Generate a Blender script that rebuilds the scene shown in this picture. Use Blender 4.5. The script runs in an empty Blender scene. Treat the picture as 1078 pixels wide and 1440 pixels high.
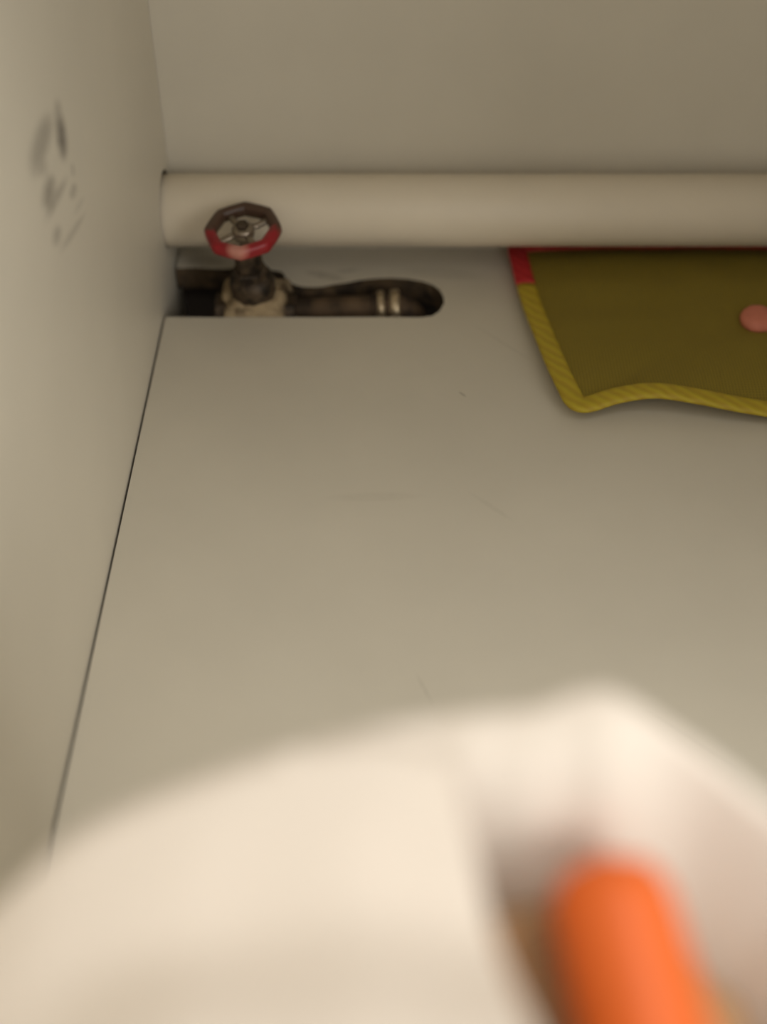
import bpy, bmesh, math, random
from mathutils import Vector, Matrix, noise

random.seed(4)
scene = bpy.context.scene
C = scene.collection

# ------------------------------------------------------------------ camera
cam_d = bpy.data.cameras.new('camera')
cam_d.sensor_fit = 'VERTICAL'
cam_d.sensor_height = 36.0
cam_d.lens = 36.0 * 1825.0 / 1440.0
cam_d.clip_start = 0.01
cam = bpy.data.objects.new('camera', cam_d)
C.objects.link(cam)
cam.location = (0.1452, -0.80, 0.49)
cam.rotation_euler = (math.radians(90 - 43), 0, 0)
cam_d.dof.use_dof = True
cam_d.dof.focus_distance = 0.73
cam_d.dof.aperture_fstop = (cam_d.lens / 1000.0) / 0.0175
scene.camera = cam

# ------------------------------------------------------------------ light
world = bpy.data.worlds.new('world')
scene.world = world
world.use_nodes = True
wb = world.node_tree.nodes['Background']
wb.inputs[0].default_value = (1.0, 0.97, 0.92, 1)
wb.inputs[1].default_value = 0.80

lamp_d = bpy.data.lights.new('window_light', 'AREA')
lamp_d.shape = 'RECTANGLE'      # daylight from the room's window, to the right behind the camera
lamp_d.size = 1.05
lamp_d.size_y = 1.05
lamp_d.energy = 27
lamp_d.color = (1.0, 0.98, 0.93)
lamp = bpy.data.objects.new('window_light', lamp_d)
C.objects.link(lamp)
lamp.location = (1.795, -1.995, 0.92)
lamp.rotation_euler = (Vector((0.2, -0.45, 0.0)) - Vector(lamp.location)).to_track_quat('-Z', 'Y').to_euler()

ceil_d = bpy.data.lights.new('ceiling_lamp_light', 'AREA')
ceil_d.shape = 'DISK'
ceil_d.size = 0.7
ceil_d.energy = 9.5
ceil_d.color = (1.0, 0.96, 0.89)
ceil = bpy.data.objects.new('ceiling_lamp_light', ceil_d)
C.objects.link(ceil)
ceil.location = (0.714, -0.587, 1.60)
ceil.rotation_euler = (Vector((0.2, -0.45, 0.0)) - Vector(ceil.location)).to_track_quat('-Z', 'Y').to_euler()

scene.view_settings.view_transform = 'Standard'
scene.view_settings.look = 'None'
scene.view_settings.gamma = 1.0
scene.view_settings.use_curve_mapping = False
scene.view_settings.exposure = 0.0


# ------------------------------------------------------------------ helpers
def lin(r, g, b):
    def f(c):
        c /= 255.0
        return c / 12.92 if c <= 0.04045 else ((c + 0.055) / 1.055) ** 2.4
    return (f(r), f(g), f(b), 1.0)


def material(name, color, rough=0.5, var=0.0, var_scale=30.0, bump=0.0, bump_scale=200.0,
             metallic=0.0, dark=None, dark_scale=40.0, dark_lo=0.5, dark_hi=0.65):
    m = bpy.data.materials.new(name)
    m.use_nodes = True
    nt = m.node_tree
    n, l = nt.nodes, nt.links
    b = n['Principled BSDF']
    b.inputs['Roughness'].default_value = rough
    b.inputs['Metallic'].default_value = metallic
    tc = n.new('ShaderNodeTexCoord')
    rgb = n.new('ShaderNodeRGB')
    rgb.outputs[0].default_value = color
    out = rgb.outputs[0]
    if var > 0:
        nz = n.new('ShaderNodeTexNoise')
        nz.inputs['Scale'].default_value = var_scale
        nz.inputs['Detail'].default_value = 4
        l.new(tc.outputs['Object'], nz.inputs['Vector'])
        mr = n.new('ShaderNodeMapRange')
        mr.inputs['From Min'].default_value = 0.3
        mr.inputs['From Max'].default_value = 0.7
        mr.inputs['To Min'].default_value = 1 - var
        mr.inputs['To Max'].default_value = 1 + var
        l.new(nz.outputs['Fac'], mr.inputs['Value'])
        hs = n.new('ShaderNodeHueSaturation')
        l.new(out, hs.inputs['Color'])
        l.new(mr.outputs[0], hs.inputs['Value'])
        out = hs.outputs[0]
    if dark is not None:
        nz = n.new('ShaderNodeTexNoise')
        nz.inputs['Scale'].default_value = dark_scale
        nz.inputs['Detail'].default_value = 5
        l.new(tc.outputs['Object'], nz.inputs['Vector'])
        mr = n.new('ShaderNodeMapRange')
        mr.inputs['From Min'].default_value = dark_lo
        mr.inputs['From Max'].default_value = dark_hi
        l.new(nz.outputs['Fac'], mr.inputs['Value'])
        mx = n.new('ShaderNodeMix')
        mx.data_type = 'RGBA'
        mx.inputs['B'].default_value = dark
        l.new(mr.outputs[0], mx.inputs['Factor'])
        l.new(out, mx.inputs['A'])
        out = mx.outputs['Result']
    l.new(out, b.inputs['Base Color'])
    if bump > 0:
        nz = n.new('ShaderNodeTexNoise')
        nz.inputs['Scale'].default_value = bump_scale
        nz.inputs['Detail'].default_value = 3
        l.new(tc.outputs['Object'], nz.inputs['Vector'])
        bp = n.new('ShaderNodeBump')
        bp.inputs['Strength'].default_value = bump
        bp.inputs['Distance'].default_value = 0.001
        l.new(nz.outputs['Fac'], bp.inputs['Height'])
        l.new(bp.outputs[0], b.inputs['Normal'])
    return m, out


def add_strokes(m, out, strokes, plane, ink):
    """paint dry marks with a shape of their own: each stroke is a soft, broken ellipse
    (cu, cv, half_len, half_width, angle, strength) in the surface's own plane coordinates"""
    nt = m.node_tree
    n, l = nt.nodes, nt.links
    b = n['Principled BSDF']
    tc = n.new('ShaderNodeTexCoord')
    sep = n.new('ShaderNodeSeparateXYZ')
    l.new(tc.outputs['Object'], sep.inputs[0])
    comb = n.new('ShaderNodeCombineXYZ')
    l.new(sep.outputs[plane[0]], comb.inputs[0])
    l.new(sep.outputs[plane[1]], comb.inputs[1])
    nz = n.new('ShaderNodeTexNoise')
    nz.inputs['Scale'].default_value = 230
    nz.inputs['Detail'].default_value = 3
    l.new(comb.outputs[0], nz.inputs['Vector'])
    nm = n.new('ShaderNodeMapRange')
    nm.inputs['From Min'].default_value = 0.3
    nm.inputs['From Max'].default_value = 0.7
    nm.inputs['To Min'].default_value = 0.55
    nm.inputs['To Max'].default_value = 1.0
    l.new(nz.outputs['Fac'], nm.inputs['Value'])
    total = None
    for (cu, cv, hl, hw, ang, st) in strokes:
        mp = n.new('ShaderNodeMapping')
        mp.vector_type = 'TEXTURE'
        mp.inputs['Location'].default_value = (cu, cv, 0)
        mp.inputs['Rotation'].default_value = (0, 0, ang)
        mp.inputs['Scale'].default_value = (hl, hw, 1)
        l.new(comb.outputs[0], mp.inputs['Vector'])
        ln = n.new('ShaderNodeVectorMath')
        ln.operation = 'LENGTH'
        l.new(mp.outputs[0], ln.inputs[0])
        mr = n.new('ShaderNodeMapRange')
        mr.interpolation_type = 'SMOOTHSTEP'
        mr.inputs['From Min'].default_value = 1.15
        mr.inputs['From Max'].default_value = 0.45
        mr.inputs['To Min'].default_value = 0.0
        mr.inputs['To Max'].default_value = st
        l.new(ln.outputs['Value'], mr.inputs['Value'])
        if total is None:
            total = mr.outputs[0]
        else:
            mx = n.new('ShaderNodeMath')
            mx.operation = 'MAXIMUM'
            l.new(total, mx.inputs[0])
            l.new(mr.outputs[0], mx.inputs[1])
            total = mx.outputs[0]
    mul = n.new('ShaderNodeMath')
    mul.operation = 'MULTIPLY'
    l.new(total, mul.inputs[0])
    l.new(nm.outputs[0], mul.inputs[1])
    mix = n.new('ShaderNodeMix')
    mix.data_type = 'RGBA'
    mix.inputs['B'].default_value = ink
    l.new(mul.outputs[0], mix.inputs['Factor'])
    l.new(out, mix.inputs['A'])
    l.new(mix.outputs['Result'], b.inputs['Base Color'])


def link(name, me, mats, parent=None, smooth=False):
    o = bpy.data.objects.new(name, me)
    C.objects.link(o)
    if not isinstance(mats, (list, tuple)):
        mats = [mats]
    for m in mats:
        me.materials.append(m)
    if parent is not None:
        o.parent = parent
    if smooth:
        for p in me.polygons:
            p.use_smooth = True
    return o


def from_bm(name, bm, mats, parent=None, smooth=False):
    me = bpy.data.meshes.new(name)
    bmesh.ops.recalc_face_normals(bm, faces=bm.faces)
    bm.to_mesh(me)
    bm.free()
    return link(name, me, mats, parent, smooth)


def tag(o, label, cat, group=None):
    o['label'] = label
    o['category'] = cat
    if group:
        o['group'] = group
    return o


def structure(o, label):
    o['kind'] = 'structure'
    o['label'] = label
    return o


def empty(name, loc=(0, 0, 0)):
    o = bpy.data.objects.new(name, None)
    C.objects.link(o)
    o.location = loc
    o.empty_display_size = 0.03
    return o


def plate(name, outline, holes, thick, mats, matrix):
    """flat board with cut-outs; faces get mats[0], cut edges mats[1]; top face at local z = 0"""
    cu = bpy.data.curves.new(name + '_tmp', 'CURVE')
    cu.dimensions = '2D'
    cu.fill_mode = 'BOTH'
    cu.extrude = thick / 2
    for loop in [outline] + holes:
        sp = cu.splines.new('POLY')
        sp.points.add(len(loop) - 1)
        for i, (x, y) in enumerate(loop):
            sp.points[i].co = (x, y, 0, 1)
        sp.use_cyclic_u = True
    tmp = bpy.data.objects.new(name + '_tmp', cu)
    C.objects.link(tmp)
    dg = bpy.context.evaluated_depsgraph_get()
    me = bpy.data.meshes.new_from_object(tmp.evaluated_get(dg))
    bpy.data.objects.remove(tmp)
    bpy.data.curves.remove(cu)
    me.name = name
    me.materials.clear()
    me.transform(Matrix.Translation((0, 0, -thick / 2)))
    bm = bmesh.new()
    bm.from_mesh(me)
    bmesh.ops.remove_doubles(bm, verts=bm.verts, dist=1e-6)
    bmesh.ops.recalc_face_normals(bm, faces=bm.faces)
    for f in bm.faces:
        f.material_index = 0 if abs(f.normal.z) > 0.5 else 1
        f.smooth = False
    bm.to_mesh(me)
    bm.free()
    me.transform(matrix)
    return link(name, me, mats)


def lathe(profile, seg=32, caps=True):
    """profile: list of (r, z) -> bmesh around Z"""
    bm = bmesh.new()
    rings = []
    for r, z in profile:
        rings.append([bm.verts.new((r * math.cos(2 * math.pi * i / seg), r * math.sin(2 * math.pi * i / seg), z))
                      for i in range(seg)])
    for a, b in zip(rings[:-1], rings[1:]):
        for i in range(seg):
            bm.faces.new((a[i], a[(i + 1) % seg], b[(i + 1) % seg], b[i]))
    if caps:
        bm.faces.new(rings[0])
        bm.faces.new(rings[-1])
    return bm


def sweep(path, section, closed=False, up=Vector((0, 0, 1))):
    """sweep a closed 2D section [(side, up)] along a 3D path; section may be a function of t"""
    bm = bmesh.new()
    n = len(path)
    path = [Vector(p) for p in path]
    rings = []
    for i, p in enumerate(path):
        if closed:
            t = path[(i + 1) % n] - path[i - 1]
        else:
            t = path[min(i + 1, n - 1)] - path[max(i - 1, 0)]
        t.normalize()
        s = t.cross(up).normalized()
        u = s.cross(t).normalized()
        sec = section(i / max(n - 1, 1)) if callable(section) else section
        rings.append([bm.verts.new(p + s * a + u * b) for a, b in sec])
    k = len(rings[0])
    pairs = list(zip(rings[:-1], rings[1:]))
    if closed:
        pairs.append((rings[-1], rings[0]))
    for a, b in pairs:
        for i in range(k):
            bm.faces.new((a[i], a[(i + 1) % k], b[(i + 1) % k], b[i]))
    if not closed:
        bm.faces.new(rings[0])
        bm.faces.new(rings[-1])
    return bm


def circle(r, n=20, sq=1.0):
    return [(r * math.cos(2 * math.pi * i / n), sq * r * math.sin(2 * math.pi * i / n)) for i in range(n)]


def hexagon(bm_r, z0, z1, bevel=0.0012):
    r = bm_r
    return lathe([(r - bevel, z0), (r, z0 + bevel), (r, z1 - bevel), (r - bevel, z1)], seg=6)


def catmull(pts, sub=8, closed=False):
    out = []
    n = len(pts)
    P = [Vector(p) for p in pts]
    rng = range(n if closed else n - 1)
    for i in rng:
        if closed:
            a, b, c, d = P[i - 1], P[i], P[(i + 1) % n], P[(i + 2) % n]
        else:
            a, b, c, d = P[max(i - 1, 0)], P[i], P[i + 1], P[min(i + 2, n - 1)]
        for k in range(sub):
            t = k / sub
            out.append(0.5 * ((2 * b) + (c - a) * t + (2 * a - 5 * b + 4 * c - d) * t * t
                              + (3 * b - a - 3 * c + d) * t ** 3))
    if not closed:
        out.append(P[-1])
    return out


# ------------------------------------------------------------------ materials
PANEL = (0.66, 0.61, 0.505, 1)
panel_m, panel_out = material('white_melamine_floor', PANEL, rough=0.42, var=0.035, var_scale=9, bump=0.03, bump_scale=400)
add_strokes(panel_m, panel_out, [
    # faint scuffs, smears and thin diagonal lines on the bottom board
    (0.1935, -0.1685, 0.0035, 0.0009, -0.9, 0.5),
    (0.222, -0.115, 0.030, 0.0012, -0.85, 0.10),
    (0.140, -0.262, 0.030, 0.0045, 0.03, 0.07),
    (0.205, -0.270, 0.018, 0.0020, -0.8, 0.07),
    (0.165, -0.400, 0.012, 0.0008, -1.2, 0.16),
    (0.290, -0.430, 0.030, 0.0010, -0.75, 0.14),
    (0.105, -0.036, 0.016, 0.0045, -0.35, 0.32),
    (0.120, -0.030, 0.010, 0.0030, 0.2, 0.25),
    (0.020, -0.018, 0.020, 0.0070, 0.0, 0.28),
    (0.185, -0.033, 0.030, 0.0080, -0.2, 0.12),
], (0, 1), (0.10, 0.075, 0.045, 1))
wall_m, _ = material('white_melamine_back', PANEL, rough=0.45, var=0.03, var_scale=11, bump=0.04, bump_scale=350)
left_m, left_out = material('white_melamine_side', PANEL, rough=0.42, var=0.03, var_scale=10, bump=0.03, bump_scale=400)
side_m, _ = material('white_melamine_plain', PANEL, rough=0.42, var=0.03, var_scale=10)


def seg_stroke(y0, z0, y1, z1, w, st):
    return ((y0 + y1) / 2, (z0 + z1) / 2, math.hypot(y1 - y0, z1 - z0) / 2 * 1.12, w, math.atan2(z1 - z0, y1 - y0), st)


add_strokes(left_m, left_out, [
    seg_stroke(-0.2570, 0.2258, -0.2549, 0.2034, 0.0106, 0.92),
    seg_stroke(-0.2500, 0.2290, -0.2600, 0.2215, 0.0066, 0.54),
    seg_stroke(-0.2660, 0.2280, -0.3140, 0.2300, 0.0086, 0.57),
    seg_stroke(-0.2950, 0.2240, -0.3120, 0.2260, 0.0049, 0.41),
    seg_stroke(-0.2880, 0.2190, -0.2990, 0.2205, 0.0049, 0.49),
    seg_stroke(-0.2800, 0.2060, -0.3060, 0.2085, 0.0069, 0.68),
    seg_stroke(-0.2600, 0.1960, -0.3065, 0.2012, 0.0030, 0.57),
    seg_stroke(-0.2440, 0.1925, -0.2500, 0.1935, 0.0036, 0.47),
    seg_stroke(-0.2451, 0.1835, -0.2608, 0.1871, 0.0036, 0.46),
    seg_stroke(-0.2860, 0.1850, -0.3017, 0.1870, 0.0043, 0.57),
    seg_stroke(-0.2382, 0.1651, -0.2946, 0.1780, 0.0026, 0.35),
    seg_stroke(-0.2350, 0.1720, -0.2600, 0.1770, 0.0023, 0.19),
], (1, 2), (0.075, 0.062, 0.055, 1))

chip_m, _ = material('chipboard_edge', lin(88, 71, 50), rough=0.9, var=0.25, var_scale=180, bump=0.5, bump_scale=500,
                     dark=lin(44, 34, 23), dark_scale=60, dark_lo=0.42, dark_hi=0.6)
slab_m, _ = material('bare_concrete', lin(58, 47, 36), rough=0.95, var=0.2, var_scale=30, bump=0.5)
pvc_m, _ = material('white_pvc', (0.80, 0.71, 0.565, 1), rough=0.45, var=0.03, var_scale=14)
mortar_m, _ = material('dirty_mortar', lin(168, 148, 116), rough=0.95, var=0.18, var_scale=120, bump=0.8, bump_scale=260,
                       dark=lin(84, 68, 48), dark_scale=70, dark_lo=0.5, dark_hi=0.68)
bronze_m, _ = material('tarnished_bronze', lin(84, 70, 54), rough=0.55, metallic=0.4, var=0.25, var_scale=160, bump=0.3,
                       dark=lin(34, 26, 18), dark_scale=120, dark_lo=0.45, dark_hi=0.62)
steel_m, _ = material('worn_steel', lin(150, 138, 122), rough=0.35, metallic=0.8, var=0.15, var_scale=120)
rust_m, _ = material('rusty_pipe_steel', lin(104, 84, 62), rough=0.75, metallic=0.2, var=0.25, var_scale=120, bump=0.4,
                     dark=lin(50, 38, 26), dark_scale=60, dark_lo=0.4, dark_hi=0.62)
plated_m, _ = material('dull_plated_brass', lin(190, 172, 142), rough=0.33, metallic=0.6, var=0.12, var_scale=140,
                       dark=lin(92, 76, 54), dark_scale=90, dark_lo=0.48, dark_hi=0.66)
pink_m, _ = material('pink_rubber', lin(205, 122, 98), rough=0.6, var=0.06, var_scale=90)


def wheel_material():
    m, out = material('worn_red_paint', lin(150, 24, 34), rough=0.4, var=0.18, var_scale=160)
    nt = m.node_tree
    n, l = nt.nodes, nt.links
    b = n['Principled BSDF']
    tc = n.new('ShaderNodeTexCoord')
    sep = n.new('ShaderNodeSeparateXYZ')
    l.new(tc.outputs['Object'], sep.inputs[0])
    nz = n.new('ShaderNodeTexNoise')
    nz.inputs['Scale'].default_value = 130
    nz.inputs['Detail'].default_value = 4
    l.new(tc.outputs['Object'], nz.inputs['Vector'])
    ad = n.new('ShaderNodeMath')
    ad.operation = 'MULTIPLY_ADD'           # y + 0.02 * noise
    l.new(nz.outputs['Fac'], ad.inputs[0])
    ad.inputs[1].default_value = 0.022
    l.new(sep.outputs[1], ad.inputs[2])
    mr = n.new('ShaderNodeMapRange')         # the paint is worn through to brown rust on one side of the rim
    mr.inputs['From Min'].default_value = 0.006
    mr.inputs['From Max'].default_value = 0.013
    l.new(ad.outputs[0], mr.inputs['Value'])
    mx = n.new('ShaderNodeMix')
    mx.data_type = 'RGBA'
    mx.inputs['B'].default_value = lin(78, 56, 42)
    l.new(mr.outputs[0], mx.inputs['Factor'])
    l.new(out, mx.inputs['A'])
    # pale pinkish highlight painted into the colour at the front of the rim
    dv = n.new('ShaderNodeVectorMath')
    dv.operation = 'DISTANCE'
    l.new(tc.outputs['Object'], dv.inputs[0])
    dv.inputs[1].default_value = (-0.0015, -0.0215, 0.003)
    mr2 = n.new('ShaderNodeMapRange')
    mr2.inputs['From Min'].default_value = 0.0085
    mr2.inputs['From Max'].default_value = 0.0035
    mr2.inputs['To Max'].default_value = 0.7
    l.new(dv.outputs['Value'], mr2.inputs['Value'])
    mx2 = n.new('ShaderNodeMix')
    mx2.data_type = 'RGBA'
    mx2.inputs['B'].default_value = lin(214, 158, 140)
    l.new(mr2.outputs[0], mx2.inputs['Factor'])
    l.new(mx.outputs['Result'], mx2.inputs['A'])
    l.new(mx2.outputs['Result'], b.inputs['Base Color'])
    return m


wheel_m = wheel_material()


def weave_material(name, color, scale, rough=0.85):
    m = bpy.data.materials.new(name)
    m.use_nodes = True
    n, l = m.node_tree.nodes, m.node_tree.links
    b = n['Principled BSDF']
    b.inputs['Roughness'].default_value = rough
    tc = n.new('ShaderNodeTexCoord')
    ws = []
    for ax in ('X', 'Y'):
        w = n.new('ShaderNodeTexWave')
        w.wave_type = 'BANDS'
        w.bands_direction = ax
        w.inputs['Scale'].default_value = scale
        w.inputs['Distortion'].default_value = 0.4
        l.new(tc.outputs['Object'], w.inputs['Vector'])
        ws.append(w)
    mx = n.new('ShaderNodeMath')
    mx.operation = 'MAXIMUM'
    l.new(ws[0].outputs['Fac'], mx.inputs[0])
    l.new(ws[1].outputs['Fac'], mx.inputs[1])
    ramp = n.new('ShaderNodeMix')
    ramp.data_type = 'RGBA'
    ramp.inputs['A'].default_value = (color[0] * 0.55, color[1] * 0.55, color[2] * 0.55, 1)
    ramp.inputs['B'].default_value = color
    l.new(mx.outputs[0], ramp.inputs['Factor'])
    l.new(ramp.outputs['Result'], b.inputs['Base Color'])
    bp = n.new('ShaderNodeBump')
    bp.inputs['Strength'].default_value = 0.4
    bp.inputs['Distance'].default_value = 0.0006
    l.new(mx.outputs[0], bp.inputs['Height'])
    l.new(bp.outputs[0], b.inputs['Normal'])
    return m


def ribbon_material(name, c1, c2):
    m = bpy.data.materials.new(name)
    m.use_nodes = True
    n, l = m.node_tree.nodes, m.node_tree.links
    b = n['Principled BSDF']
    b.inputs['Roughness'].default_value = 0.6
    tc = n.new('ShaderNodeTexCoord')
    w = n.new('ShaderNodeTexWave')
    w.bands_direction = 'DIAGONAL'
    w.inputs['Scale'].default_value = 62
    w.inputs['Distortion'].default_value = 2.5
    w.inputs['Detail'].default_value = 2
    l.new(tc.outputs['Object'], w.inputs['Vector'])
    mx = n.new('ShaderNodeMix')
    mx.data_type = 'RGBA'
    mx.inputs['A'].default_value = c1
    mx.inputs['B'].default_value = c2
    l.new(w.outputs['Fac'], mx.inputs['Factor'])
    l.new(mx.outputs['Result'], b.inputs['Base Color'])
    bp = n.new('ShaderNodeBump')
    bp.inputs['Strength'].default_value = 0.5
    bp.inputs['Distance'].default_value = 0.0008
    l.new(w.outputs['Fac'], bp.inputs['Height'])
    l.new(bp.outputs[0], b.inputs['Normal'])
    return m


olive_m = weave_material('olive_mesh_fabric', (0.27, 0.198, 0.017, 1), 160)
yellow_m = ribbon_material('yellow_binding', (0.43, 0.30, 0.018, 1), (0.49, 0.375, 0.02, 1))
red_m = ribbon_material('red_binding', (0.50, 0.020, 0.026, 1), (0.58, 0.032, 0.036, 1))


def film_material():
    m = bpy.data.materials.new('white_plastic_film')
    m.use_nodes = True
    n, l = m.node_tree.nodes, m.node_tree.links
    b = n['Principled BSDF']
    b.inputs['Base Color'].default_value = (0.865, 0.78, 0.685, 1)
    b.inputs['Roughness'].default_value = 0.6
    b.inputs['Specular IOR Level'].default_value = 0.25
    tr = n.new('ShaderNodeBsdfTranslucent')
    tr.inputs['Color'].default_value = (0.92, 0.84, 0.74, 1)
    mix = n.new('ShaderNodeMixShader')
    mix.inputs[0].default_value = 0.15
    l.new(b.outputs[0], mix.inputs[1])
    l.new(tr.outputs[0], mix.inputs[2])
    tp = n.new('ShaderNodeBsdfTransparent')
    mix2 = n.new('ShaderNodeMixShader')
    mix2.inputs[0].default_value = 0.06
    l.new(mix.outputs[0], mix2.inputs[1])
    l.new(tp.outputs[0], mix2.inputs[2])
    l.new(mix2.outputs[0], n['Material Output'].inputs['Surface'])
    return m


film_m = film_material()
orange_m, _ = material('orange_plastic', (0.72, 0.120, 0.007, 1), rough=0.5, var=0.05, var_scale=50)

# ------------------------------------------------------------------ structure
X1, YF, ZT = 0.64, -0.79, 0.70
TOPY = -0.46
GAP = 0.0013

slot = [(GAP, -0.0858), (0.0331, -0.0862), (0.0700, -0.0859), (0.1034, -0.0862), (0.1400, -0.0858), (0.1700, -0.0862),
        (0.1775, -0.0845), (0.1825, -0.0790), (0.1857, -0.0694), (0.1855, -0.0620), (0.1833, -0.0540), (0.1790, -0.0480),
        (0.1719, -0.0435), (0.1610, -0.0402), (0.1496, -0.0391), (0.1390, -0.0399), (0.1286, -0.0418), (0.1200, -0.0450),
        (0.1117, -0.0470), (0.1040, -0.0498), (0.0973, -0.0505), (0.0905, -0.0500), (0.0851, -0.0479), (0.0810, -0.0440),
        (0.0784, -0.0400), (0.0770, -0.0350), (0.0745, -0.0311), (0.0620, -0.0280), (0.0500, -0.0272), (0.0422, -0.0266),
        (0.0350, -0.0278), (0.0274, -0.0275), (0.0150, -0.0262), (GAP, -0.0268)]
outline = [(GAP, YF), (X1, YF), (X1, -0.001), (GAP, -0.001)] + slot[::-1]
floor_o = plate('floor', outline, [], 0.016, [panel_m, chip_m], Matrix.Identity(4))
structure(floor_o, 'pale grey-white bottom board with a rough oblong slot cut in it')

back_o = plate('wall_back', [(-0.14, -0.004), (X1 + 0.02, -0.004), (X1 + 0.02, ZT), (-0.14, ZT)], [], 0.016,
               [wall_m, chip_m], Matrix.Rotation(math.radians(90), 4, 'X'))
structure(back_o, 'plain pale back panel above the white pipe')

PX_Y, PX_Z, PX_R = -0.0275, 0.0455, 0.0237
hole = [(PX_Y + 0.0004 + (PX_R + 0.0016) * math.cos(2 * math.pi * i / 48),
         PX_Z + 0.0009 + (PX_R + 0.0019) * math.sin(2 * math.pi * i / 48)) for i in range(48)]
# local (u, v) -> world (y, z); board thickness runs to -x
m_left = Matrix(((0, 0, 1, 0), (1, 0, 0, 0), (0, 1, 0, 0), (0, 0, 0, 1)))
left_o = plate('wall_left', [(YF, -0.10), (-0.0005, -0.10), (-0.0005, ZT), (YF, ZT)], [hole], 0.016, [left_m, chip_m], m_left)
structure(left_o, 'pale left side panel with dark smudged marks')
left2 = plate('wall_left_light_stop', [(YF, -0.10), (-0.0005, -0.10), (-0.0005, ZT), (YF, ZT)], [], 0.016, [side_m, chip_m],
              Matrix.Translation((-0.11, 0, 0)) @ m_left)
structure(left2, 'added unseen pale panel keeping light out behind left panel')  # added out of view to stop light entering through the pipe hole
right_o = plate('wall_right', [(YF, -0.10), (-0.0005, -0.10), (-0.0005, ZT), (YF, ZT)], [], 0.016, [side_m, chip_m],
                Matrix.Translation((X1 + 0.018, 0, 0)) @ m_left)
structure(right_o, 'pale right side panel outside the view')
kick = plate('trim_1', [(GAP, -0.10), (X1, -0.10), (X1, -0.0165), (GAP, -0.0165)], [], 0.016, [side_m, chip_m],
             Matrix.Translation((0, YF + 0.03, 0)) @ Matrix.Rotation(math.radians(90), 4, 'X'))
structure(kick, 'plain toe kick board under the bottom board')
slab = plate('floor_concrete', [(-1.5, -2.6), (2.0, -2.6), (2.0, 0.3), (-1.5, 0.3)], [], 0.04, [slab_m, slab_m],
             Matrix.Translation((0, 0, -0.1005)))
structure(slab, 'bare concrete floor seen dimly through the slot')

top_o = plate('ceiling', [(GAP, TOPY), (X1, TOPY), (X1, -0.001), (GAP, -0.001)], [], 0.018, [side_m, chip_m],
              Matrix.Translation((0, 0, ZT - 0.002)))
structure(top_o, 'plain pale top board of the cabinet above the view')

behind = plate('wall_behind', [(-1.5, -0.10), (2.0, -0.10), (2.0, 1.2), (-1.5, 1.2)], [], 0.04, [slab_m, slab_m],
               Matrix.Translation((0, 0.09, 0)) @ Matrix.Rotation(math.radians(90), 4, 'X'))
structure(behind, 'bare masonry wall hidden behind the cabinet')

# ------------------------------------------------------------------ white pipe along the back
bm = lathe([(PX_R - 0.0022, 0.0), (PX_R - 0.0006, 0.0), (PX_R, 0.0006), (PX_R, 0.70), (PX_R - 0.0022, 0.70)], seg=64, caps=False)
ring = [v for v in bm.verts]
# inner bore
n = 64
vs = list(bm.verts)
a, b = vs[0:n], vs[-n:]
for i in range(n):
    bm.faces.new((a[i], b[i], b[(i + 1) % n], a[(i + 1) % n]))
pipe = from_bm('drain_pipe', bm, pvc_m, smooth=True)
pipe.location = (-0.075, PX_Y, PX_Z)
pipe.rotation_euler = (0, math.radians(90), 0)
tag(pipe, 'thick white plastic pipe running along the back panel', 'pipe')

# ------------------------------------------------------------------ gate valve
VAX = Vector((0.0594, -0.0665, 0.0))
valve = empty('gate_valve', (VAX.x, VAX.y, -0.026))
tag(valve, 'old gate valve with red octagonal handwheel standing in the slot', 'valve')
tilt = Matrix.Translation((0, 0, 0.026)) @ Matrix.Rotation(math.radians(10), 4, 'X') @ Matrix.Rotation(math.radians(-3), 4, 'Y')


def vpart(name, bm, m, parent=valve, smooth=False, T=tilt):
    if T is not None:
        bmesh.ops.transform(bm, matrix=T, verts=bm.verts)
    return from_bm(name, bm, m, parent, smooth)


# body: barrel along X with hexagonal ends
body = lathe([(0.0115, -0.021), (0.0125, -0.018), (0.0125, -0.012), (0.0145, -0.007), (0.0165, 0.0), (0.0145, 0.007),
              (0.0125, 0.012), (0.0125, 0.018), (0.0115, 0.021)], seg=32)
TB = Matrix.Translation((0, 0, 0.013)) @ Matrix.Rotation(math.radians(90), 4, 'Y')
vpart('valve_body', body, bronze_m, smooth=True, T=TB)
for sgn in (-1, 1):
    e = hexagon(0.0165, -0.0055, 0.0055)
    vpart('end_nut', e, bronze_m, T=Matrix.Translation((sgn * 0.0215, 0, 0.013)) @ Matrix.Rotation(math.radians(90), 4, 'Y')
          @ Matrix.Rotation(math.radians(30), 4, 'Z'))
vpart('bonnet', lathe([(0.0125, -0.012), (0.0146, -0.004), (0.0150, 0.002), (0.0150, 0.0165), (0.0138, 0.0215), (0.0100, 0.0245)],
                      seg=32), bronze_m, smooth=True)
vpart('bonnet_nut', hexagon(0.0118, 0.0230, 0.0300), bronze_m)
vpart('packing_nut', hexagon(0.0092, 0.0295, 0.0440, 0.001), bronze_m)
vpart('stem', lathe([(0.0036, 0.036), (0.0036, 0.062), (0.0030, 0.0645)], seg=20), steel_m, smooth=True)

# handwheel: octagonal rim with softened corners, own object frame so that the wear sits on the rim
HW = 0.0605
Rw = 0.0207


def oct_r(t):
    s = math.pi / 4
    q = (t % s) - s / 2
    poly = Rw * math.cos(s / 2) / math.cos(q)
    return 0.8 * poly * 1.03 + 0.2 * Rw


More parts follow.
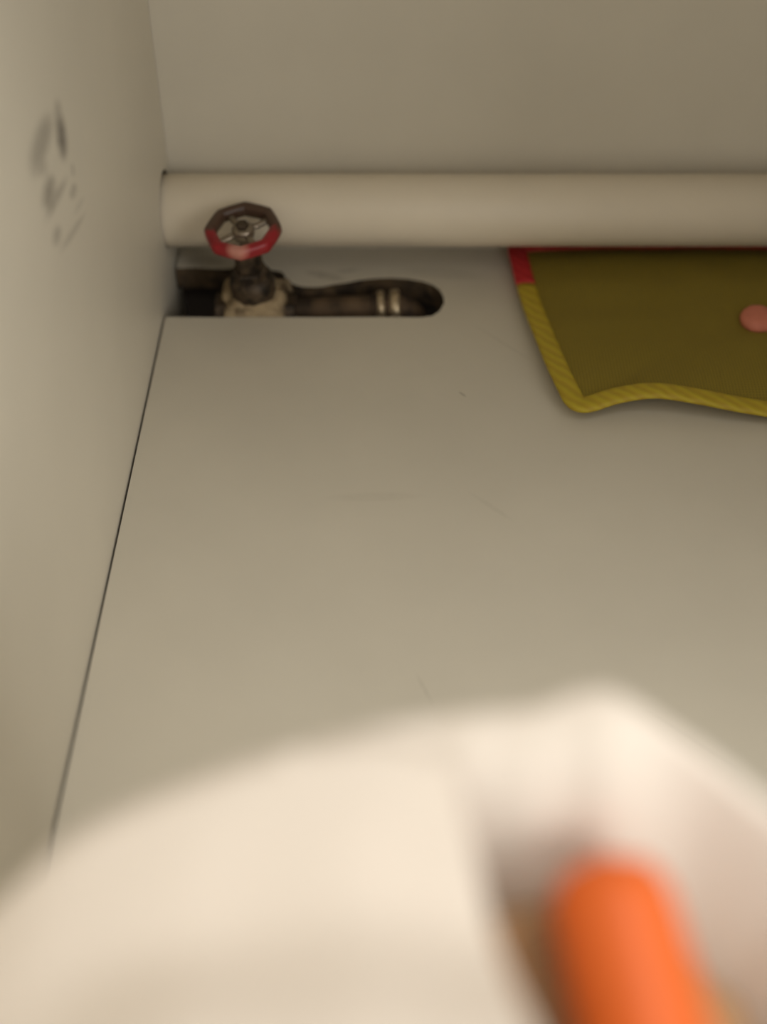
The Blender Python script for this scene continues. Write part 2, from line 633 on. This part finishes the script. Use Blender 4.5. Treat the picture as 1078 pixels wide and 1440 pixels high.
N = 96
rim_path = [(oct_r(2 * math.pi * i / N) * math.cos(2 * math.pi * i / N), oct_r(2 * math.pi * i / N) * math.sin(2 * math.pi * i / N), 0)
            for i in range(N)]
rim_sec = [(0.0036 * math.copysign(abs(math.cos(q)) ** 0.7, math.cos(q)), 0.0044 * math.copysign(abs(math.sin(q)) ** 0.7, math.sin(q)))
           for q in [2 * math.pi * k / 16 for k in range(16)]]
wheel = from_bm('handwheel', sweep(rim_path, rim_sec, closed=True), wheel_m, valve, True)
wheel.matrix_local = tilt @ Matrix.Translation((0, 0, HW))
for k in range(4):
    q = math.radians(32 + 90 * k)
    p = [(r * math.cos(q), r * math.sin(q), z) for r, z in ((0.005, 0.0), (0.010, -0.0008), (0.015, -0.0008), (0.0195, 0.0))]
    from_bm('spoke', sweep(p, circle(0.0023, 12, 0.8)), steel_m, wheel, True)
from_bm('wheel_hub', lathe([(0.0062, -0.005), (0.0074, -0.002), (0.0070, 0.002), (0.0058, 0.0032)], seg=24), steel_m, wheel, True)
from_bm('wheel_nut', hexagon(0.0042, 0.003, 0.0062, 0.0006), bronze_m, wheel)

# ------------------------------------------------------------------ supply pipe with elbow
sup = empty('supply_pipe', (0.085, VAX.y, -0.020))
tag(sup, 'brown rusty supply pipe with bright elbow fitting at slot end', 'pipe')
ZP = -0.0085
SY = -0.0625
path = [(0.083 + 0.0645 * i / 12, SY, ZP - 0.003 + 0.003 * i / 12) for i in range(13)]
o = from_bm('tube', sweep(path, circle(0.0092, 24)), rust_m, sup, True)
o.matrix_parent_inverse = Matrix.Translation((-0.085, -VAX.y, 0.020))
ell = catmull([(0.138, SY, ZP), (0.150, SY, ZP), (0.1590, SY - 0.0005, ZP - 0.002),
               (0.1650, SY - 0.001, ZP - 0.010), (0.1665, SY - 0.001, ZP - 0.024), (0.1665, SY - 0.001, ZP - 0.090)], 8)
o = from_bm('elbow', sweep(ell, circle(0.0102, 24), up=Vector((0, 1, 0))), rust_m, sup, True)
o.matrix_parent_inverse = Matrix.Translation((-0.085, -VAX.y, 0.020))
for xx, rr, ww in ((0.1440, 0.0118, 0.0055), (0.1535, 0.0126, 0.0070)):
    bmc = lathe([(rr - 0.002, -ww / 2), (rr, -ww / 2 + 0.0012), (rr, ww / 2 - 0.0012), (rr - 0.002, ww / 2)], seg=28)
    bmesh.ops.transform(bmc, matrix=Matrix.Translation((xx, SY, ZP)) @ Matrix.Rotation(math.radians(84), 4, 'Y'), verts=bmc.verts)
    o = from_bm('elbow_collar', bmc, plated_m, sup, True)
    o.matrix_parent_inverse = Matrix.Translation((-0.085, -VAX.y, 0.020))

# ------------------------------------------------------------------ mortar lump that holds the valve


def bump_fn(v, s):
    return noise.noise(Vector(v) * s)


bm = bmesh.new()
nx, ny = 70, 34
mx0, mx1, my0, my1 = 0.0300, 0.1500, -0.0980, -0.0200
grid = []


def sstep(a, b, x):
    t = max(0.0, min(1.0, (x - a) / (b - a)))
    return t * t * (3 - 2 * t)


for i in range(nx + 1):
    row = []
    for j in range(ny + 1):
        x = mx0 + (mx1 - mx0) * i / nx
        y = my0 + (my1 - my0) * j / ny
        edge = 0.006 * bump_fn((x * 1.0, y * 1.0, 3.1), 60)
        hv = sstep(0.030 + edge, 0.040 + edge, x) * (1 - sstep(0.076 + edge, 0.092 + edge, x))
        z = -0.098 + 0.062 * sstep(0.030 + edge, 0.036 + edge, x) * (1 - sstep(0.132, 0.149, x))
        z += hv * (0.034 + 0.014 * math.exp(-((x - 0.0594) ** 2 + (y + 0.066) ** 2) / 0.0006))
        z += 0.005 * bump_fn((x, y, 0.3), 75) * (0.3 + 0.7 * hv) + 0.0025 * bump_fn((x, y, 9.3), 220)
        z = min(z, 0.0125 if -0.0845 < y < -0.034 else -0.018)
        row.append(bm.verts.new((x, y, z)))
    grid.append(row)
for i in range(nx):
    for j in range(ny):
        bm.faces.new((grid[i][j], grid[i + 1][j], grid[i + 1][j + 1], grid[i][j + 1]))
# skirt to the slab
brd = [e for e in bm.edges if e.is_boundary]
ret = bmesh.ops.extrude_edge_only(bm, edges=brd)
for v in [g for g in ret['geom'] if isinstance(g, bmesh.types.BMVert)]:
    v.co.z = -0.1004
mort = from_bm('mortar_patch', bm, mortar_m, smooth=True)
tag(mort, 'lumpy beige mortar packed around the valve inside the slot', 'mortar')

# ------------------------------------------------------------------ mesh pouch with bound edges
pouch = empty('mesh_pouch', (0.36, -0.10, 0.0))
tag(pouch, 'olive mesh pouch with yellow and red bound edges lying under pipe', 'pouch')
PINV = Matrix.Translation((-0.36, 0.10, 0.0))
# outline (x, y, z of edge): left side down, bottom wavy, right side up, top along the wall
left_edge = [(0.2385, -0.012, 0.0060), (0.2395, -0.035, 0.0060), (0.2405, -0.055, 0.0062), (0.2430, -0.085, 0.0070),
             (0.2470, -0.115, 0.0080), (0.2515, -0.148, 0.0090), (0.2565, -0.175, 0.0092), (0.2590, -0.1855, 0.0088)]
bottom_edge = [(0.2625, -0.1905, 0.0086), (0.2690, -0.1900, 0.0090), (0.2850, -0.1860, 0.0120), (0.3070, -0.1840, 0.0140),
               (0.3320, -0.1875, 0.0125), (0.3600, -0.1925, 0.0095), (0.3950, -0.1970, 0.0070), (0.4450, -0.1975, 0.0060),
               (0.4900, -0.1930, 0.0060)]
right_edge = [(0.5000, -0.186, 0.0060), (0.5030, -0.140, 0.0060), (0.5050, -0.080, 0.0060), (0.5060, -0.020, 0.0060)]
top_edge = [(0.5000, -0.0095, 0.0060), (0.4300, -0.0090, 0.0060), (0.3600, -0.0090, 0.0060), (0.2900, -0.0092, 0.0060), (0.2450, -0.0095, 0.0060)]
loop = catmull(left_edge + bottom_edge + right_edge + top_edge, 6, closed=True)
nl = len(loop)
cx, cyy = 0.37, -0.10
bm = bmesh.new()
rings = []
K = 22
for k in range(K + 1):
    t = k / K
    ring = []
    for p in loop:
        x = p.x + (cx - p.x) * t
        y = p.y + (cyy - p.y) * t
        dome = 0.008
        for dd in (x - 0.2395 + (y + 0.012) * 0.11, y + 0.189, -0.010 - y, 0.503 - x):
            dome *= 1 - math.exp(-max(dd, 0.0) / 0.016)
        z = 0.006 + (p.z - 0.006) * (1 - t) ** 4 + dome + 0.0016 * bump_fn((x, y, 0.7), 38) * min(1, t * 6)
        ring.append(bm.verts.new((x, y, z)) if k < K else None)
    rings.append(ring)
ctr = bm.verts.new((cx, cyy, 0.0130))
for k in range(K - 1):
    for i in range(nl):
        j = (i + 1) % nl
        bm.faces.new((rings[k][i], rings[k][j], rings[k + 1][j], rings[k + 1][i]))
for i in range(nl):
    bm.faces.new((rings[K - 1][i], rings[K - 1][(i + 1) % nl], ctr))
top = from_bm('mesh_panel', bm, olive_m, pouch, True)
top.matrix_parent_inverse = PINV
bm = bmesh.new()
vs_t = [bm.verts.new((p.x, p.y, p.z - 0.0006)) for p in loop]
vs_b = [bm.verts.new((cx + (p.x - cx) * 0.90, cyy + (p.y - cyy) * 0.88, 0.0012)) for p in loop]
for i in range(nl):
    bm.faces.new((vs_t[i], vs_b[i], vs_b[(i + 1) % nl], vs_t[(i + 1) % nl]))
bm.faces.new(vs_b)
under = from_bm('back_panel', bm, olive_m, pouch, True)
under.matrix_parent_inverse = PINV


def binding(name, pts, mat, w=0.0066, th=0.0024):
    sec = [(w * math.copysign(abs(math.cos(q)) ** 0.6, math.cos(q)), th * math.copysign(abs(math.sin(q)) ** 0.8, math.sin(q)))
           for q in [2 * math.pi * k / 14 for k in range(14)]]
    o = from_bm(name, sweep([Vector(p) + Vector((0, 0, 0.0006)) for p in pts], sec), mat, pouch, True)
    o.matrix_parent_inverse = PINV
    return o


n_le, n_bo, n_ri = 6 * len(left_edge), 6 * len(bottom_edge), 6 * len(right_edge)
cut = 6 * 2 + 1
b1 = binding('yellow_binding', loop[cut:n_le + n_bo + n_ri - 3], yellow_m)
b1['label'] = 'yellow woven edge binding'
b2 = binding('red_binding', loop[n_le + n_bo + n_ri - 3:] + loop[0:cut + 1], red_m)
b2['label'] = 'dark red edge binding'

# pink piece on the pouch
bm = lathe([(0.0001, -0.0042), (0.0078, -0.0040), (0.0108, -0.0018), (0.0112, 0.0006), (0.0098, 0.0030), (0.0060, 0.0043), (0.0001, 0.0047)], seg=36)
for v in bm.verts:
    v.co += Vector((0.0006 * bump_fn(v.co, 120), 0.0006 * bump_fn(v.co + Vector((3, 0, 0)), 120), 0.0004 * bump_fn(v.co, 200)))
pink = from_bm('pink_tablet', bm, pink_m, smooth=True)
pink.location = (0.3828, -0.1130, 0.0172)
pink.rotation_euler = (math.radians(6), math.radians(-5), 0.3)
tag(pink, 'small pink rounded piece resting on the olive pouch', 'tablet')

# ------------------------------------------------------------------ plastic bag in front
bag = empty('plastic_bag', (0.15, -0.69, 0.0))
tag(bag, 'large crumpled white plastic bag standing in the foreground', 'bag')
BINV = Matrix.Translation((-0.15, 0.69, 0.0))
ridge = [(0.0300, -0.6650, 0.1960), (0.0430, -0.6500, 0.2090), (0.0566, -0.6428, 0.2187), (0.0730, -0.6316, 0.2307), (0.1059, -0.6215, 0.2415), (0.1388, -0.6153, 0.2481),
         (0.1634, -0.6125, 0.2511), (0.1799, -0.6120, 0.2528), (0.1963, -0.6088, 0.2553), (0.2128, -0.6153, 0.2481), (0.2276, -0.6226, 0.2403),
         (0.2473, -0.6344, 0.2277), (0.2650, -0.6560, 0.2120), (0.2740, -0.6900, 0.1980), (0.2600, -0.7250, 0.1900), (0.2250, -0.7500, 0.1880),
         (0.1700, -0.7600, 0.1900), (0.1100, -0.7560, 0.1880), (0.0600, -0.7380, 0.1850), (0.0330, -0.7050, 0.1880)]
rl = catmull(ridge, 12, closed=True)
nr = len(rl)
bcx, bcy = 0.172, -0.690
bm = bmesh.new()
rings = []
# outer wall rings from the floor to the ridge, then the inner lining going down into the mouth
outer = [(0.86, 0.0), (0.95, 0.012), (1.02, 0.10), (1.07, 0.30), (1.09, 0.50), (1.08, 0.68), (1.055, 0.83), (1.03, 0.93), (1.012, 0.98), (1.0, 1.0)]
inner = [(0.975, 0.000), (0.93, 0.0005), (0.88, 0.002), (0.82, 0.006), (0.775, 0.014), (0.74, 0.023), (0.70, 0.036), (0.67, 0.060), (0.63, 0.120), (0.48, 0.160), (0.30, 0.180), (0.12, 0.185)]


def wrinkle(x, y, z, s=1.0):
    ang = math.atan2(y - bcy, x - bcx)
    w = 0.0035 * bump_fn((ang * 2.4, z * 14, 1.7), 1.6) + 0.0022 * bump_fn((ang * 7.0, z * 9, 4.2), 1.5)
    return w * s


for sc, zf in outer:
    ring = []
    for p in rl:
        z = p.z * zf
        k = sc + (wrinkle(p.x, p.y, z, 9.0) if 0.05 < zf < 0.95 else 0)
        ring.append(bm.verts.new((bcx + (p.x - bcx) * k, bcy + (p.y - bcy) * k, z + 0.0003)))
    rings.append(ring)
steep = [0.005, 0.017, 0.033, 0.050, 0.064, 0.076, 0.088, 0.095, 0.125, 0.160, 0.180, 0.185]
for (sc, dz0), dz1 in zip(inner, steep):
    ring = []
    for p in rl:
        q = sstep(0.200, 0.232, p.x)         # the right side of the mouth falls away steeply
        dz = dz0 * (1 - q) + dz1 * q
        z = p.z - dz
        x, y = bcx + (p.x - bcx) * sc, bcy + (p.y - bcy) * sc
        z = p.z * sc ** 0.2 + 0.225 * (1 - sc ** 0.2) - dz
        z += 0.5 * wrinkle(x, y, z)
        ring.append(bm.verts.new((x, y, z)))
    rings.append(ring)
for a, b in zip(rings[:-1], rings[1:]):
    for i in range(nr):
        bm.faces.new((a[i], a[(i + 1) % nr], b[(i + 1) % nr], b[i]))
bm.faces.new(rings[0])
bm.faces.new(rings[-1])
film = from_bm('bag_film', bm, film_m, bag, True)
film.matrix_parent_inverse = BINV

# folded flap of film that covers the left half of the mouth, its free edge running toward the camera
bm = bmesh.new()
e0, e1 = Vector((0.1630, -0.6330, 0.2380)), Vector((0.1790, -0.7350, 0.2150))
back = catmull([(0.0480, -0.6480, 0.2150), (0.0735, -0.6330, 0.2312), (0.1062, -0.6225, 0.2420), (0.1390, -0.6170, 0.2482), (0.1600, -0.6220, 0.2485)], 10)
front = catmull([(0.0400, -0.7200, 0.1930), (0.0700, -0.7320, 0.1980), (0.1060, -0.7400, 0.2030), (0.1450, -0.7430, 0.2060), (0.1850, -0.7380, 0.2080)], 10)
rows = []
NV = 30
for i, (p, q) in enumerate(zip(back, front)):
    row = []
    s = i / (len(back) - 1)
    for j in range(NV + 1):
        t = j / NV
        v = p.lerp(q, t)
        v.z += 0.003 * math.sin(math.pi * t) + 0.020 * sstep(0.28, 0.62, t) * sstep(0.05, 0.5, s)
        v.z += 0.004 * bump_fn((v.x, v.y, 0.9), 28) * math.sin(math.pi * t)
        row.append(bm.verts.new(v))
    rows.append(row)
for i in range(len(rows) - 1):
    for j in range(NV):
        bm.faces.new((rows[i][j], rows[i + 1][j], rows[i + 1][j + 1], rows[i][j + 1]))
flap = from_bm('folded_flap', bm, film_m, bag, True)
flap.matrix_parent_inverse = BINV
sol = flap.modifiers.new('thickness', 'SOLIDIFY')
sol.thickness = 0.0006

# ------------------------------------------------------------------ orange packet inside the bag
bm = bmesh.new()
NL, NS = 28, 32
rings = []
L = 0.105
for i in range(NL + 1):
    t = i / NL
    # rounded far end, soft flat body
    cap = max(0.0, 1 - ((0.14 - t) / 0.14) ** 2.6) ** 0.45 if t < 0.14 else 1.0
    cap2 = math.sqrt(max(0.0, 1 - ((t - 0.92) / 0.08) ** 2)) if t > 0.92 else 1.0
    w = 0.0134 * max(0.04, cap * cap2) * (1 + 0.05 * math.sin(t * 5))
    hh = 0.0075 * max(0.04, cap * cap2)
    ring = []
    for k in range(NS):
        q = 2 * math.pi * k / NS
        x = w * math.copysign(abs(math.cos(q)) ** 0.75, math.cos(q))
        z = hh * math.copysign(abs(math.sin(q)) ** 0.85, math.sin(q))
        if z > 0:                      # a crease along the top
            z += 0.0040 * (1 - min(1, abs(x - 0.001) / 0.014)) * cap * cap2
        ring.append(bm.verts.new((x, -t * L, z)))
    rings.append(ring)
for a, b in zip(rings[:-1], rings[1:]):
    for k in range(NS):
        bm.faces.new((a[k], a[(k + 1) % NS], b[(k + 1) % NS], b[k]))
bm.faces.new(rings[0])
bm.faces.new(rings[-1])
orange = from_bm('orange_packet', bm, orange_m, smooth=True)
orange.location = (0.1945, -0.6370, 0.2310)
orange.rotation_euler = (math.radians(14), math.radians(-8), math.radians(7))
tag(orange, 'bright orange plastic packet lying in the mouth of the white bag', 'packet')

# ------------------------------------------------------------------ added tan filler standing in for shade inside the bag mouth
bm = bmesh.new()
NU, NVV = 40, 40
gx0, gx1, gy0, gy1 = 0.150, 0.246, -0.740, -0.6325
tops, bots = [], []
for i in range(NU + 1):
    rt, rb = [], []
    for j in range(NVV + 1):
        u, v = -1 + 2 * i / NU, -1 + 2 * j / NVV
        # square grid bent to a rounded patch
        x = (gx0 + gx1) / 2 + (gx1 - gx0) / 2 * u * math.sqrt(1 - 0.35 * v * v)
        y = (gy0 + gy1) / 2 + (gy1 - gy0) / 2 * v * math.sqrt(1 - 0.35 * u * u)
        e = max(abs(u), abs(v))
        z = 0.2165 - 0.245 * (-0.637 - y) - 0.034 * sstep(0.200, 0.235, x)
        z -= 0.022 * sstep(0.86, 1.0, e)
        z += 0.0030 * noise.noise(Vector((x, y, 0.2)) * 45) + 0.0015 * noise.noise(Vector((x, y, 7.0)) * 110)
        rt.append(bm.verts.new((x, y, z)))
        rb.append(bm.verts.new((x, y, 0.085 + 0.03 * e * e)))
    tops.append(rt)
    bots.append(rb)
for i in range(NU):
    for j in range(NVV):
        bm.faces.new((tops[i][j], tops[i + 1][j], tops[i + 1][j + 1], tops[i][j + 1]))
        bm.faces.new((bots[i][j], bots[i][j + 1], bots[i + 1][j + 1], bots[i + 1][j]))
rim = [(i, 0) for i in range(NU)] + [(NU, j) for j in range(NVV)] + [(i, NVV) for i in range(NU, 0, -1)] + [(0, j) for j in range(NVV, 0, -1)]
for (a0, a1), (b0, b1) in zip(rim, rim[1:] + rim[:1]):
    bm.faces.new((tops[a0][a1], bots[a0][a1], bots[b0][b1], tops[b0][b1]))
filler_m, _ = material('tan_shade_filler', lin(168, 130, 90), rough=0.8, var=0.10, var_scale=60, bump=0.2, bump_scale=150)
filler = from_bm('shade_filler', bm, filler_m, smooth=True)
tag(filler, 'added tan lump standing in for shade inside the white bag mouth', 'wrapping')  # added stand-in for shaded film, not real wrapping
